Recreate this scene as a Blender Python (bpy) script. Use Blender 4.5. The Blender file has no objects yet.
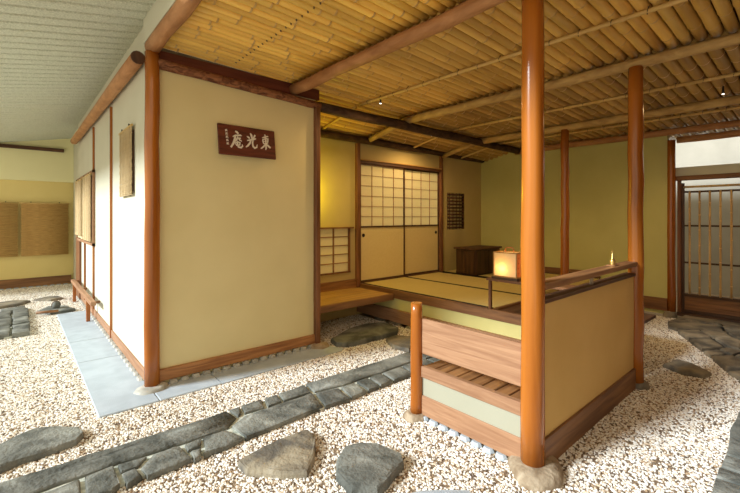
import bpy, bmesh, math, random
from math import sin, cos, pi, radians
random.seed(7)
scene = bpy.context.scene
# ---------------------------------------------------------------- camera
cam_d = bpy.data.cameras.new('camera'); cam = bpy.data.objects.new('camera', cam_d)
scene.collection.objects.link(cam); scene.camera = cam
cam.location = (0, 0, 1.4)
cam.rotation_euler = (radians(90), 0, -math.asin(.66))
cam_d.sensor_width = 36; cam_d.lens = 36 * 402 / 740; cam_d.shift_y = -30 / 740
cam_d.clip_start = .02
# ---------------------------------------------------------------- world, sun, exposure
w = bpy.data.worlds.new('world'); scene.world = w; w.use_nodes = True
bg = w.node_tree.nodes['Background']
bg.inputs[0].default_value = (1.0, .90, .68, 1); bg.inputs[1].default_value = .78
sun_d = bpy.data.lights.new('sun', 'SUN'); sun = bpy.data.objects.new('sun', sun_d)
scene.collection.objects.link(sun)
sun_d.energy = 4.5; sun_d.angle = radians(14); sun_d.color = (.90, .97, 1.0)
from mathutils import Vector
sun.rotation_euler = Vector((.86, -.25, -.46)).to_track_quat('-Z', 'Y').to_euler()
vs = scene.view_settings
vs.view_transform = 'Standard'; vs.look = 'None'; vs.gamma = 1; vs.use_curve_mapping = False
vs.exposure = .5

C = scene.collection
# ---------------------------------------------------------------- materials
def mat(name, c, c2=None, rough=.7, scale=6, stretch=(1, 1, 1), bump=.2, bscale=None, detail=6, spec=.35,
        dist=0.0, rnd=0.0, lo=.35, hi=.65, c3=None, translucent=0):
    m = bpy.data.materials.new(name); m.use_nodes = True
    nt = m.node_tree; N = nt.nodes; L = nt.links
    b = N['Principled BSDF']; b.inputs['Roughness'].default_value = rough
    b.inputs['Specular IOR Level'].default_value = spec
    tc = N.new('ShaderNodeTexCoord'); mp = N.new('ShaderNodeMapping'); mp.inputs['Scale'].default_value = stretch
    L.new(tc.outputs['Object'], mp.inputs[0])
    vec = mp.outputs[0]
    oi = N.new('ShaderNodeObjectInfo')
    add = N.new('ShaderNodeVectorMath'); add.operation = 'MULTIPLY_ADD'
    comb = N.new('ShaderNodeCombineXYZ')
    for i in range(3): L.new(oi.outputs['Random'], comb.inputs[i])
    add.inputs[1].default_value = (37, 17, 23)
    L.new(comb.outputs[0], add.inputs[0]); L.new(vec, add.inputs[2]); vec = add.outputs[0]
    nz = N.new('ShaderNodeTexNoise'); nz.inputs['Scale'].default_value = scale; nz.inputs['Detail'].default_value = detail
    nz.inputs['Distortion'].default_value = dist
    L.new(vec, nz.inputs[0])
    rp = N.new('ShaderNodeValToRGB'); L.new(nz.outputs[0], rp.inputs[0])
    c2 = c2 or tuple(x * .85 for x in c)
    rp.color_ramp.elements[0].position = lo; rp.color_ramp.elements[0].color = (*c2, 1)
    rp.color_ramp.elements[1].position = hi; rp.color_ramp.elements[1].color = (*c, 1)
    if c3:
        e = rp.color_ramp.elements.new(min(.95, hi + .12)); e.color = (*c3, 1)
    col = rp.outputs[0]
    if rnd:
        hs = N.new('ShaderNodeHueSaturation'); mr = N.new('ShaderNodeMapRange')
        mr.inputs['To Min'].default_value = 1 - rnd; mr.inputs['To Max'].default_value = 1 + rnd
        L.new(oi.outputs['Random'], mr.inputs[0]); L.new(mr.outputs[0], hs.inputs['Value']); L.new(col, hs.inputs['Color'])
        col = hs.outputs[0]
    L.new(col, b.inputs['Base Color'])
    if bump:
        bp = N.new('ShaderNodeBump'); bp.inputs['Strength'].default_value = bump; bp.inputs['Distance'].default_value = .01
        if bscale:
            n2 = N.new('ShaderNodeTexNoise'); n2.inputs['Scale'].default_value = bscale; n2.inputs['Detail'].default_value = 5
            L.new(vec, n2.inputs[0]); L.new(n2.outputs[0], bp.inputs['Height'])
        else: L.new(nz.outputs[0], bp.inputs['Height'])
        L.new(bp.outputs[0], b.inputs['Normal'])
    if translucent:
        tr = N.new('ShaderNodeBsdfTranslucent'); tr.inputs[0].default_value = (*c, 1)
        mx = N.new('ShaderNodeMixShader'); mx.inputs[0].default_value = translucent
        L.new(b.outputs[0], mx.inputs[1]); L.new(tr.outputs[0], mx.inputs[2])
        L.new(mx.outputs[0], N['Material Output'].inputs[0])
    return m

M = {}
def woodm(name, c, c2, axis, rough=.5, rnd=.1, s=1.0, spec=.4, bump=.25, dist=.6):
    st = [22 * s, 22 * s, 22 * s]; st['xyz'.index(axis)] = 1.6 * s
    M[name] = mat(name, c, c2, rough, 1.0, tuple(st), bump, None, 5, spec, dist, rnd)
ORANGE = (.46, .148, .017); ORANGE2 = (.27, .075, .008)
woodm('post', ORANGE, ORANGE2, 'z', .22, .10, .35, .6, .10)
woodm('post_dark', (.30, .12, .04), (.15, .055, .02), 'z', .45, .1, .5)
woodm('board_x', (.50, .235, .085), (.27, .11, .04), 'x', .6, .06, 1, dist=1.5)
woodm('board_y', (.38, .21, .115), (.27, .135, .07), 'y', .6, .06, 1, dist=1.5)
woodm('dark_x', (.13, .055, .025), (.06, .025, .012), 'x', .6)
woodm('dark_y', (.10, .05, .025), (.045, .022, .012), 'y', .6)
woodm('dark_z', (.12, .05, .022), (.05, .022, .011), 'z', .45)
woodm('brown_x', (.33, .16, .06), (.17, .075, .03), 'x', .55)
woodm('brown_y', (.27, .125, .05), (.14, .06, .025), 'y', .55)
woodm('brown_z', (.27, .11, .045), (.14, .055, .02), 'z', .5)
woodm('deck', (.50, .30, .10), (.34, .18, .055), 'x', .45, .12)
M['log'] = mat('log', (.52, .26, .11), (.34, .15, .055), .55, 16, (1, .3, 1), .5, 60, 8, .35, .5, .06, .3, .66, (.62, .36, .17))
M['log_pale'] = mat('log_pale', (.56, .38, .15), (.36, .22, .08), .55, 18, (1, .3, 1), .8, 45, 8, .3, .8, .06)
M['bark'] = mat('bark', (.36, .16, .075), (.10, .035, .02), .8, 26, (.5, 1, 1), 1.0, None, 8, .2, 1.2, .05)
M['beam_dark'] = mat('beam_dark', (.10, .055, .03), (.04, .02, .012), .75, 18, (.4, 1, 1), 1.0, None, 8, .25, .8, .05)
M['redboard'] = mat('redboard', (.17, .045, .025), (.09, .022, .014), .55, 4, (.5, 6, 6), .2)
M['stucco'] = mat('stucco', (.80, .70, .39), (.76, .66, .355), .92, 2.2, (1, 1, 1), .12, 180, 4, .1)
M['stucco_ochre'] = mat('stucco_ochre', (.74, .49, .18), (.69, .445, .155), .92, 2.2, (1, 1, 1), .12, 180, 4, .1)
M['cream_yellow'] = mat('cream_yellow', (.86, .82, .50), (.83, .79, .47), .9, 2, (1, 1, 1), .08, 150, 4, .1)
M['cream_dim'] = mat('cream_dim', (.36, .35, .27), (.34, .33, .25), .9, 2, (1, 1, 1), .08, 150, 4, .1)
M['cream'] = mat('cream', (.66, .65, .53), (.63, .62, .50), .9, 2, (1, 1, 1), .08, 150, 4, .1)
M['clay'] = mat('clay', (.62, .50, .22), (.56, .45, .19), .92, 1.6, (1, 1, 1), .12, 150, 4, .1)
M['pale_green'] = mat('pale_green', (.70, .64, .28), (.64, .58, .24), .92, 2, (1, 1, 1), .08, 150, 4, .1)
M['green_stucco'] = mat('green_stucco', (.60, .57, .24), (.54, .51, .21), .92, 1.6, (1, 1, 1), .12, 150, 4, .1)
M['far_tan'] = mat('far_tan', (.78, .64, .27), (.74, .60, .245), .92, 2, (1, 1, 1), .1, 150, 4, .1)
M['grey_roof'] = mat('grey_roof', (.70, .73, .61), (.50, .53, .43), .85, 90, (1, 1, 1), .5, None, 3, .2)
M['cement'] = mat('cement', (.46, .52, .58), (.39, .445, .50), .85, 7, (1, 1, 1), .25, 120, 8, .2, .3)
M['slate'] = mat('slate', (.235, .24, .215), (.075, .08, .072), .75, 5, (1, 1, 1), 1.0, 38, 12, .3, .6, .16, .36, .64, (.36, .38, .35))
M['slate_brown'] = mat('slate_brown', (.31, .265, .19), (.11, .10, .085), .8, 5, (1, 1, 1), 1.0, 30, 12, .25, .6, .16, .36, .64, (.36, .33, .27))
M['stone_pale'] = mat('stone_pale', (.47, .38, .27), (.26, .19, .12), .85, 14, (1, 1, 1), .8, 40, 8, .2, .6, .12)
M['foot_stone'] = mat('foot_stone', (.52, .51, .46), (.36, .35, .31), .9, 14, (1, 1, 1), .5, None, 6, .2, 0, .1)
M['mortar'] = mat('mortar', (.66, .68, .60), (.34, .38, .33), .95, 30, (1, 1, 1), .5)
M['earth'] = mat('earth', (.42, .32, .22), (.26, .19, .12), .95, 40, (1, 1, 1), .8)
M['tatami'] = mat('tatami', (.66, .53, .22), (.58, .46, .175), .75, 1, (4, 190, 4), .35, None, 3, .25)
M['cloth_black'] = mat('cloth_black', (.030, .027, .02), (.02, .018, .014), .85, 60, (1, 1, 1), .2)
M['paper'] = mat('paper', (.92, .84, .56), (.89, .80, .52), .8, 30, (1, 1, 1), .05, None, 4, .1, translucent=.40)
M['fusuma'] = mat('fusuma', (.82, .67, .32), (.78, .63, .29), .85, 60, (1, 1, 1), .08)
M['lantern_paper'] = mat('lantern_paper', (.95, .86, .66), (.92, .82, .60), .8, 40, (1, 1, 1), .05, translucent=.55)
M['bamboo_yellow'] = mat('bamboo_yellow', (.66, .47, .17), (.50, .32, .10), .35, 12, (1, .2, 1), .1, None, 4, .5, 0, .1)
M['bamboo_v'] = mat('bamboo_v', (.60, .40, .16), (.42, .25, .09), .35, 12, (1, 1, .2), .1, None, 4, .5, 0, .1)
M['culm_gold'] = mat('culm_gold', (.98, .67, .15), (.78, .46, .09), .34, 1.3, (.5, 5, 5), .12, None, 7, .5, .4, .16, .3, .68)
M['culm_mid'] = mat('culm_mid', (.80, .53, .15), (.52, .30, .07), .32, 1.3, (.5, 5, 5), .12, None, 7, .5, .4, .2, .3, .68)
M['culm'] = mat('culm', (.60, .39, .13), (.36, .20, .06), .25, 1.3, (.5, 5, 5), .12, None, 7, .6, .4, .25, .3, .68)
M['culm_node'] = mat('culm_node', (.72, .50, .22), (.55, .34, .12), .5, 20, (1, 1, 1), .1, None, 4, .3)
M['twine'] = mat('twine', (.16, .10, .06), (.08, .05, .03), .9, 60)
M['reed'] = mat('reed', (.58, .40, .17), (.36, .22, .08), .7, 1, (6, 6, 240), .5, None, 3, .2, 0, .05)
M['reed_grey'] = mat('reed_grey', (.76, .60, .36), (.50, .37, .19), .75, 1, (60, 60, 200), .6, None, 3, .2, 0, .05)
M['reed_tan'] = mat('reed_tan', (.66, .43, .16), (.46, .28, .09), .7, 1, (9, 9, 160), .5, None, 3, .2, 0, .05)
M['sign'] = mat('sign', (.17, .042, .022), (.08, .020, .012), .5, 3, (1.2, 1, 9), .3, None, 6, .4, .8)
M['paint_white'] = mat('paint_white', (.88, .84, .74), (.80, .75, .64), .7, 60, bump=.05)
M['brass'] = mat('brass', (.80, .58, .22), (.66, .46, .15), .3, 20, bump=.05); M['brass'].node_tree.nodes['Principled BSDF'].inputs['Metallic'].default_value = .9
M['iron'] = mat('iron', (.03, .02, .015), (.02, .015, .01), .4, 20, bump=.05)
M['copper'] = mat('copper', (.55, .20, .08), (.40, .13, .05), .35, 20, bump=.05)
M['roofboard'] = mat('roofboard', (.16, .10, .05), (.09, .055, .028), .9, 10)
M['outer_wall'] = mat('outer_wall', (.42, .39, .33), (.37, .345, .29), .9, 3)

M['lens_glow'] = mat('lens_glow', (.9, .9, .9), bump=0)
_p = M['lens_glow'].node_tree.nodes['Principled BSDF']; _p.inputs['Emission Color'].default_value = (1, .95, .85, 1); _p.inputs['Emission Strength'].default_value = 3
# ---------------------------------------------------------------- mesh helpers
class MB:
    def __init__(s): s.v = []; s.f = []; s.m = []; s.sm = []
    def face(s, idx, mi=0, sm=False): s.f.append(tuple(idx)); s.m.append(mi); s.sm.append(sm)
    def box(s, x0, x1, y0, y1, z0, z1, mi=0, bev=0):
        x0, x1 = min(x0, x1), max(x0, x1); y0, y1 = min(y0, y1), max(y0, y1); z0, z1 = min(z0, z1), max(z0, z1)
        if bev:
            bm = bmesh.new(); bmesh.ops.create_cube(bm, size=1)
            for v in bm.verts:
                v.co = ((x0 + x1) / 2 + v.co.x * (x1 - x0), (y0 + y1) / 2 + v.co.y * (y1 - y0), (z0 + z1) / 2 + v.co.z * (z1 - z0))
            bmesh.ops.bevel(bm, geom=bm.edges[:], offset=bev, segments=1, affect='EDGES')
            n = len(s.v); bm.verts.index_update()
            s.v += [tuple(v.co) for v in bm.verts]
            for f in bm.faces: s.face([n + v.index for v in f.verts], mi)
            bm.free(); return s
        n = len(s.v)
        s.v += [(x, y, z) for x in (x0, x1) for y in (y0, y1) for z in (z0, z1)]
        for q in ((0, 1, 3, 2), (4, 6, 7, 5), (0, 4, 5, 1), (2, 3, 7, 6), (0, 2, 6, 4), (1, 5, 7, 3)): s.face([n + i for i in q], mi)
        return s
    def tube(s, pts, rad, n=10, mi=0, jit=0, mis=None, cap=True, flat=1.0):
        pts = [Vector(p) for p in pts]
        if not isinstance(rad, (list, tuple)): rad = [rad] * len(pts)
        base = len(s.v); jt = [1 + random.uniform(-jit, jit) for _ in range(n)]
        for i, p in enumerate(pts):
            d = (pts[min(i + 1, len(pts) - 1)] - pts[max(i - 1, 0)]).normalized()
            up = Vector((0, 0, 1)) if abs(d.z) < .9 else Vector((1, 0, 0))
            a = d.cross(up).normalized(); b = a.cross(d).normalized()
            for k in range(n):
                t = 2 * pi * k / n; r = rad[i] * (1 + random.uniform(-jit, jit) * .5) * jt[k]
                s.v.append(tuple(p + a * cos(t) * r + b * sin(t) * r * flat))
        for i in range(len(pts) - 1):
            for k in range(n):
                k2 = (k + 1) % n
                s.face((base + i * n + k, base + i * n + k2, base + (i + 1) * n + k2, base + (i + 1) * n + k), mis[i] if mis else mi, True)
        if cap:
            s.face([base + k for k in range(n)][::-1], mi); e = base + (len(pts) - 1) * n
            s.face([e + k for k in range(n)], mi)
        return s
    def ring_loft(s, rings, mi=0, cap_bottom=False, cap_top=True, smooth=False):
        n = len(rings[0]); base = len(s.v)
        for r in rings: s.v += [tuple(p) for p in r]
        for i in range(len(rings) - 1):
            for k in range(n):
                k2 = (k + 1) % n
                s.face((base + i * n + k, base + i * n + k2, base + (i + 1) * n + k2, base + (i + 1) * n + k), mi, smooth)
        if cap_top:
            e = base + (len(rings) - 1) * n; c = [sum(p[j] for p in rings[-1]) / n for j in range(3)]
            s.v.append(tuple(c)); ci = len(s.v) - 1
            for k in range(n): s.face((e + k, e + (k + 1) % n, ci), mi, smooth)
        return s
    def build(s, name, mats, parent=None, loc=(0, 0, 0), **tags):
        me = bpy.data.meshes.new(name); me.from_pydata(s.v, [], s.f)
        if not isinstance(mats, (list, tuple)): mats = [mats]
        for m in mats: me.materials.append(M[m] if isinstance(m, str) else m)
        me.polygons.foreach_set('material_index', s.m); me.polygons.foreach_set('use_smooth', s.sm)
        me.update()
        bm = bmesh.new(); bm.from_mesh(me); bmesh.ops.recalc_face_normals(bm, faces=bm.faces[:]); bm.to_mesh(me); bm.free()
        o = bpy.data.objects.new(name, me); C.objects.link(o); o.location = loc
        if parent: o.parent = parent
        for k, v in tags.items(): o[k] = v
        return o
def box(name, m, x0, x1, y0, y1, z0, z1, parent=None, bev=.003, **t):
    return MB().box(x0, x1, y0, y1, z0, z1, 0, bev).build(name, m, parent, **t)
def tag(o, label, cat, group=None):
    o['label'] = label; o['category'] = cat; o['kind'] = 'thing'
    if group: o['group'] = group
    return o
def thing(name, label, cat, loc=(0, 0, 0), group=None, rz=0):
    o = bpy.data.objects.new(name, None); C.objects.link(o); o.location = loc; o.rotation_euler.z = rz
    o.empty_display_size = .1
    return tag(o, label, cat, group)
def lin(a, b, t): return a + (b - a) * t
def rod(m, p, q, r, name, parent=None, n=8, wob=0, jit=0, steps=2, r2=None, **t):
    pts = []; rr = []
    for i in range(steps):
        k = i / (steps - 1); w_ = wob if 0 < i < steps - 1 else 0
        pts.append([lin(p[j], q[j], k) + random.uniform(-w_, w_) for j in range(3)])
        rr.append(lin(r, r2 or r, k) * (1 + random.uniform(-jit, jit)))
    return MB().tube(pts, rr, n, 0, jit * .5).build(name, m, parent, **t)
def bamboo(p, q, r, seg, m=('bamboo_yellow', 'culm_node'), name='stalk', parent=None, n=8, off=0, **t):
    P = Vector(p); Q = Vector(q); Ln = (Q - P).length; D = (Q - P) / Ln
    pts = [P]; rr = [r]; mi = []
    s_ = off if off > 0 else seg * random.uniform(.2, 1)
    while s_ < Ln - .02:
        for d, k, mm in ((-.008, 1.0, 0), (-.003, 1.10, 1), (.003, 1.12, 1), (.009, .98, 1)):
            pts.append(P + D * (s_ + d)); rr.append(r * k); mi.append(mm)
        s_ += seg * random.uniform(.85, 1.15)
    pts.append(Q); rr.append(r); mi.append(0)
    return MB().tube(pts, rr, n, 0, 0, mi).build(name, list(m), parent, **t)

# ================================================================= ground
floor = box('floor', 'earth', -3.2, 9.5, -1.8, 10.4, -.12, 0, bev=0, kind='structure')

def zc(x): return 2.75 - .033 * (x - 2)          # underside of the bamboo roof
# ================================================================= bamboo ceiling
ceil = MB()
ceil.v += [(.82, -1.6, zc(.8) + .11), (7.85, -1.6, zc(7.85) + .11), (7.85, 4.5, zc(7.85) + .11), (.82, 4.5, zc(.8) + .11),
           (.82, -1.6, zc(.8) + .16), (7.85, -1.6, zc(7.85) + .16), (7.85, 4.5, zc(7.85) + .16), (.82, 4.5, zc(.8) + .16)]
for q in ((0, 3, 2, 1), (4, 5, 6, 7), (0, 1, 5, 4), (1, 2, 6, 5), (2, 3, 7, 6), (3, 0, 4, 7)): ceil.face(q)
ceiling = ceil.build('ceiling', 'roofboard', kind='structure')
PITCH = .104
def drop(y): return max(0, y - 3.6) * .21
def culm(y, x0, x1, r, m='culm'):
    pts = [(x0, y, zc(x0) + r - drop(y))]; rr = [r]; mi = []
    s_ = x0 + random.uniform(.1, .4); dy = random.uniform(-.002, .002)
    while s_ < x1 - .05:
        for d, k, mm in ((-.012, 1.0, 0), (-.004, 1.05, 0), (.002, 1.07, 1), (.010, 1.045, 1), (.014, .95, 0), (.03, .965, 0)):
            x = s_ + d; pts.append((x, y + dy * (x - x0) / 3, zc(x) + r - drop(y))); rr.append(r * k); mi.append(mm)
        s_ += random.uniform(.30, .44)
    pts.append((x1, y + dy * (x1 - x0) / 3, zc(x1) + r - drop(y))); rr.append(r * .97); mi.append(0)
    return MB().tube(pts, rr, 12, 0, 0, mi).build('bamboo_culm', [m, 'culm_node'], ceiling)
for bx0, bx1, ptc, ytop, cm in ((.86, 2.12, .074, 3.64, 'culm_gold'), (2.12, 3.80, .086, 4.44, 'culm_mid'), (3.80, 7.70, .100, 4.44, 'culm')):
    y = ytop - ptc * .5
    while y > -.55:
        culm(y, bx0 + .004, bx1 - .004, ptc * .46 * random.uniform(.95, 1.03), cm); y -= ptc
# twine lashings at the hidden tie lines
for k, xt in enumerate((1.47,)):
    mb = MB(); y = -.5
    while y < 3.5:
        z = zc(xt) + .004
        mb.tube([(xt - .018, y - .05, z + .03), (xt - .004, y - .012, z + .002), (xt + .018, y + .02, z + .012), (xt + .004, y + .05, z + .03)], .0055, 5)
        y += .074
    mb.build('lashing', 'twine', ceiling)

# purlin logs (along y) -------------------------------------------
def log(x, z, y0, y1, r, m, label, name='roof_log', wob=.008, grp='round logs carrying the bamboo roof', steps=14, dx=0):
    pts = []; rr = []
    for i in range(steps):
        k = i / (steps - 1)
        pts.append((x + dx * k + random.uniform(-wob, wob), lin(y0, y1, k), z + random.uniform(-wob, wob) * .5)); rr.append(r * lin(1.05, .92, k) * random.uniform(.96, 1.05))
    o = MB().tube(pts, rr, 14, 0, .03).build(name, m)
    return tag(o, label, 'log', grp)
log(.815, 2.765, 3.60, -1.5, .054, 'log', 'thick orange-brown roof log resting on the corner post, end cut round')
log(2.12, zc(2.1) - .052, 3.66, -1.5, .052, 'log', 'knotty pale brown roof log crossing from the plaster wall over the tall front post', wob=.012)
log(3.80, zc(3.8) - .046, 3.66, -1.5, .045, 'log_pale', 'yellowish roof log carried by the post at the far end of the low wall')
log(5.50, zc(5.5) - .046, 3.66, -1.5, .045, 'log_pale', 'pale roof log carried by the slender post inside the mat room', wob=.012)
log(6.66, zc(6.66) - .05, 3.66, -1.5, .045, 'log', 'roof log lying along the top of the olive back wall')
log(7.00, 2.475, 1.40, -1.5, .045, 'log', 'reddish log above the bamboo gate, its cut end beside the gate post')
for x, lb in ((3.0, 'thin bamboo batten tied under the roof between the two nearest logs past the sign wall'),
              (4.72, 'thin bamboo batten under the roof just beyond the log on the low wall post'),
              (5.98, 'thin bamboo batten under the roof nearest the olive back wall')):
    tag(bamboo((x, 3.6, zc(x) - .017), (x, -1.5, zc(x) - .017), .0165, .28, name='bamboo_batten', n=8), lb, 'bamboo', 'thin bamboo battens under the roof')
for x, lb in ((3.8, 'short log between the two dark beams, left of the sliding doors middle'), (5.5, 'short log between the two dark beams, above the right sliding door post')):
    tag(MB().tube([(x, y, zc(x) - .040 - drop(y)) for y in (3.66, 3.9, 4.15, 4.36)], [.04, .038, .037, .036], 12, 0, .03).build('roof_log', 'log_pale'), lb, 'log', 'short logs between the dark beams')
for x, lb in ((3.0, 'short bamboo batten between the two dark beams over the alcove'), (4.72, 'short bamboo batten between the two dark beams over the sliding doors'), (5.98, 'short bamboo batten between the two dark beams over the small barred window')):
    tag(bamboo((x, 3.66, zc(x) - .017 - drop(3.66)), (x, 4.37, zc(x) - .017 - drop(4.37)), .0165, .24, name='bamboo_batten', n=8), lb, 'bamboo', 'short bamboo battens between the dark beams')
# ties where the battens cross the culms
for x in (3.0, 4.72, 5.98):
    mb = MB(); y = -.5
    while y < 3.5:
        mb.tube([(x, y - .006, zc(x) + .012), (x - .02, y, zc(x) - .017), (x, y + .006, zc(x) - .037), (x + .02, y + .006, zc(x) - .017), (x, y, zc(x) + .012)], .003, 4)
        y += PITCH * 2
    mb.build('lashing', 'twine', ceiling)

# beams along x ----------------------------------------------------
def beam(x0, x1, y, z0, z1, r, m, label, name='log_beam', steps=12):
    pts = []; rr = []
    for i in range(steps):
        k = i / (steps - 1); pts.append((lin(x0, x1, k), y + random.uniform(-.004, .004), lin(z0, z1, k) + random.uniform(-.004, .004))); rr.append(r * random.uniform(.94, 1.05))
    return tag(MB().tube(pts, rr, 14, 0, .05).build(name, m), label, 'beam')
beam(.84, 2.43, 3.58, 2.64, 2.58, .042, 'bark', 'rough reddish bark log lying across the top of the sign wall')
tag(box('red_board', 'redboard', .84, 2.43, 3.585, 3.63, 2.64, 2.752), 'dark red flat board between the bark log and the bamboo roof', 'board')
beam(2.43, 6.7, 3.6, 2.575, 2.555, .056, 'beam_dark', 'long dark log beam crossing the room in front of the platform')
beam(2.43, 6.7, 4.36, 2.49, 2.475, .05, 'beam_dark', 'dark log beam at the top of the sliding door wall')
# plaster above rear beam
# ================================================================= walls
def wallbox(name, m, *a, **k):
    return box(name, m, *a, bev=0, kind='structure', **k)
# sign wall
wf = wallbox('wall_front', 'stucco', .86, 2.39, 3.60, 3.68, 0.03, 2.66)
box('baseboard', 'board_x', .86, 2.38, 3.575, 3.61, .058, .152, wf)
def sashi(parent, x0, y0, x1, y1, n, zt=.035, r=.03, m='stone_pale'):
    for i in range(n):
        k = (i + .5) / n; X = lin(x0, x1, k); Y = lin(y0, y1, k); Ln = math.hypot(x1 - x0, y1 - y0) / n
        a = .5 * Ln * .74; dx, dy = (x1 - x0) / (Ln * n), (y1 - y0) / (Ln * n)
        rings = []
        for z, sc in ((-.01, 1), (zt * .6, 1.02), (zt, .8)):
            rg = []
            for q in range(8):
                t = 2 * pi * q / 8; c_, s_ = cos(t), sin(t)
                c_ = math.copysign(abs(c_) ** .6, c_); s_ = math.copysign(abs(s_) ** .6, s_)
                rg.append((X + dx * c_ * a * sc - dy * s_ * r * sc, Y + dy * c_ * a * sc + dx * s_ * r * sc, z + random.uniform(-.002, .002)))
            rings.append(rg)
        MB().ring_loft(rings, smooth=False).build('foundation_stone', m, parent)
sashi(wf, .93, 3.575, 2.36, 3.575, 16, zt=.056, m='foot_stone')
# left outer wall, x = .8
wl = wallbox('wall_left', 'cream', .80, .88, 3.66, 8.62, .02, 3.06)
box('baseboard', 'board_y', .785, .805, 3.66, 8.6, .05, .14, wl)
for yy, ww in ((5.26, .022), (6.62, .02), (7.55, .035)):
    box('batten', 'post', .775, .805, yy - ww / 2, yy + ww / 2, .0 if yy < 7 else .12, 2.62 if yy < 7 else 1.0, wl)
box('corner_board', 'brown_z', .77, .805, 8.1, 8.6, .0, 1.05, wl)
sashi(wl, .785, 3.75, .785, 8.5, 34, zt=.05, m='foot_stone')
tag(MB().tube([(.735, 3.68 + k * 4.8 / 9, 2.685 + random.uniform(-.004, .004)) for k in range(10)], [.056 * random.uniform(.95, 1.05) for _ in range(10)], 14, 0, .03).build('wall_log', 'log'),
    'orange-brown log running along the top of the white outer wall, its sawn end dark', 'log')
# sawn end disc of that log
we = MB().tube([(.735, 3.676, 2.685), (.735, 3.672, 2.685)], [.054, .048], 14).build('sawn_end', 'dark_z', bpy.data.objects['wall_log'])
# plaster fascia continuing above the first roof log
fas = wallbox('wall_upper', 'cream', .77, .80, -1.5, 3.66, 2.80, 3.06)
# closing wall of the small building and other enclosing walls
wallbox('wall_alcove', 'green_stucco', 2.32, 2.39, 3.68, 4.5, .0, 2.86)
# rear wall with sliding doors  y = 4.42
wr = MB()
wr.box(2.39, 3.66, 4.42, 4.5, 0, .62); wr.box(3.66, 6.82, 4.44, 4.5, 0, .44); wr.box(2.39, 2.95, 4.42, 4.5, .62, 2.86); wr.box(3.50, 3.66, 4.42, 4.5, .62, 2.86); wr.box(2.95, 3.50, 4.42, 4.5, 1.24, 2.86)
wr.box(3.66, 5.52, 4.42, 4.5, 2.20, 2.82)
wr.box(5.52, 5.69, 4.42, 4.5, .38, 2.80); wr.box(6.19, 6.82, 4.42, 4.5, .38, 2.80); wr.box(5.69, 6.19, 4.42, 4.5, 1.82, 2.80); wr.box(5.69, 6.19, 4.42, 4.5, .38, 1.17)
wback = wr.build('wall_rear', M['clay'], kind='structure')
# olive back wall  x = 6.74
wo = wallbox('wall_back', 'green_stucco', 6.74, 6.82, 1.46, 4.5, .05, 2.70)
box('baseboard', 'brown_y', 6.715, 6.75, 1.46, 2.3, .10, .27, wo)
box('baseboard', 'brown_y', 6.715, 6.75, 2.3, 4.42, .45, .55, wo)
# gate wall
wg = MB(); wg.box(6.86, 6.92, -1.5, 1.40, 1.955, 2.075); wg.box(6.86, 6.92, -1.5, .05, 0, 1.955)
wgo = wg.build('wall_gate', 'cream', kind='structure')
wallbox('wall_light_block', 'brown_z', .4, 8.8, -1.72, -1.62, 0, 2.9)  # unseen dark wall, added to keep daylight off the right side
wallbox('wall_outer', 'outer_wall', 9.38, 9.46, -1.8, 4.6, 0, 3.0)
# far wall y = 10.3
wfar = MB(); wfar.box(-3.0, 1.3, 10.3, 10.38, 0, 2.10); far = wfar.build('wall_far', 'far_tan', kind='structure')
wf2 = wallbox('wall_far_upper', 'cream_yellow', -3.0, 1.3, 10.26, 10.38, 2.10, 3.3)
wallbox('wall_far_side', 'cream', .88, 1.3, 8.62, 10.26, 0, 3.06)
box('baseboard', 'brown_x', -3.0, .84, 10.27, 10.3, .03, .20, far)
sashi(far, -2.0, 10.26, .8, 10.26, 26, m='cement')
box('rail', 'dark_x', -3.0, .72, 10.20, 10.26, 2.70, 2.765, wf2)

# ribbed grey eave over the left yard
def ze(x): return 3.02 + .2 * (x - .8)
ev = MB(); yy = 2.75; P = .155; prof = []
while yy < 10.3:
    for a, h in ((0, .004), (.06, .018), (.42, .024), (.80, .018), (.86, .004), (.865, -.035), (.995, -.035)): prof.append((yy + a * P, -h))
    yy += P
n0 = len(prof)
for x in (-.75, .84):
    for (py, h) in prof: ev.v.append((x, py, ze(x) + h))
for k in range(n0 - 1): ev.face((k, k + 1, n0 + k + 1, n0 + k), 0, False)
b0 = len(ev.v)
for x in (-.75, .84):
    for py in (prof[0][0], prof[-1][0]): ev.v.append((x, py, ze(x) + .06))
ev.face((b0, b0 + 1, b0 + 3, b0 + 2))
eave = ev.build('ceiling_eave', 'grey_roof', kind='structure')
box('fascia_board', 'dark_y', -.79, -.75, 2.7, 10.25, 2.64, 2.80, eave)

# ================================================================= posts
def base_stone(x, y, r, h, label, m='stone_pale', grp='stones under the posts', seed=0):
    rnd = random.Random(seed + int(x * 100)); rings = []
    ph = [rnd.uniform(.85, 1.15) for _ in range(14)]
    for z, sc in ((-.02, 1.0), (h * .45, 1.02), (h * .85, .88), (h, .62)):
        rings.append([(x + cos(2 * pi * k / 14) * r * sc * ph[k], y + sin(2 * pi * k / 14) * r * sc * ph[k] * .9, z + rnd.uniform(-.003, .003)) for k in range(14)])
    return tag(MB().ring_loft(rings, smooth=True).build('base_stone', m), label, 'stone', grp)
def post(x, y, z0, z1, r, label, m='post', wob=.004, name='post', n=16):
    st = 12; pts = []; rr = []
    for i in range(st):
        k = i / (st - 1); w_ = 0 if i in (0, st - 1) else wob
        pts.append((x + random.uniform(-w_, w_), y + random.uniform(-w_, w_), lin(z0, z1, k))); rr.append(r * lin(1.03, .95, k) * random.uniform(.98, 1.02))
    return tag(MB().tube(pts, rr, n, 0, .01).build(name, m), label, 'post', 'natural log posts')
base_stone(.81, 3.55, .125, .055, 'round flat grey stone under the corner post of the white building', 'foot_stone')
post(.815, 3.575, .05, 2.712, .056, 'orange log post at the corner of the white building', wob=.004)
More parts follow.
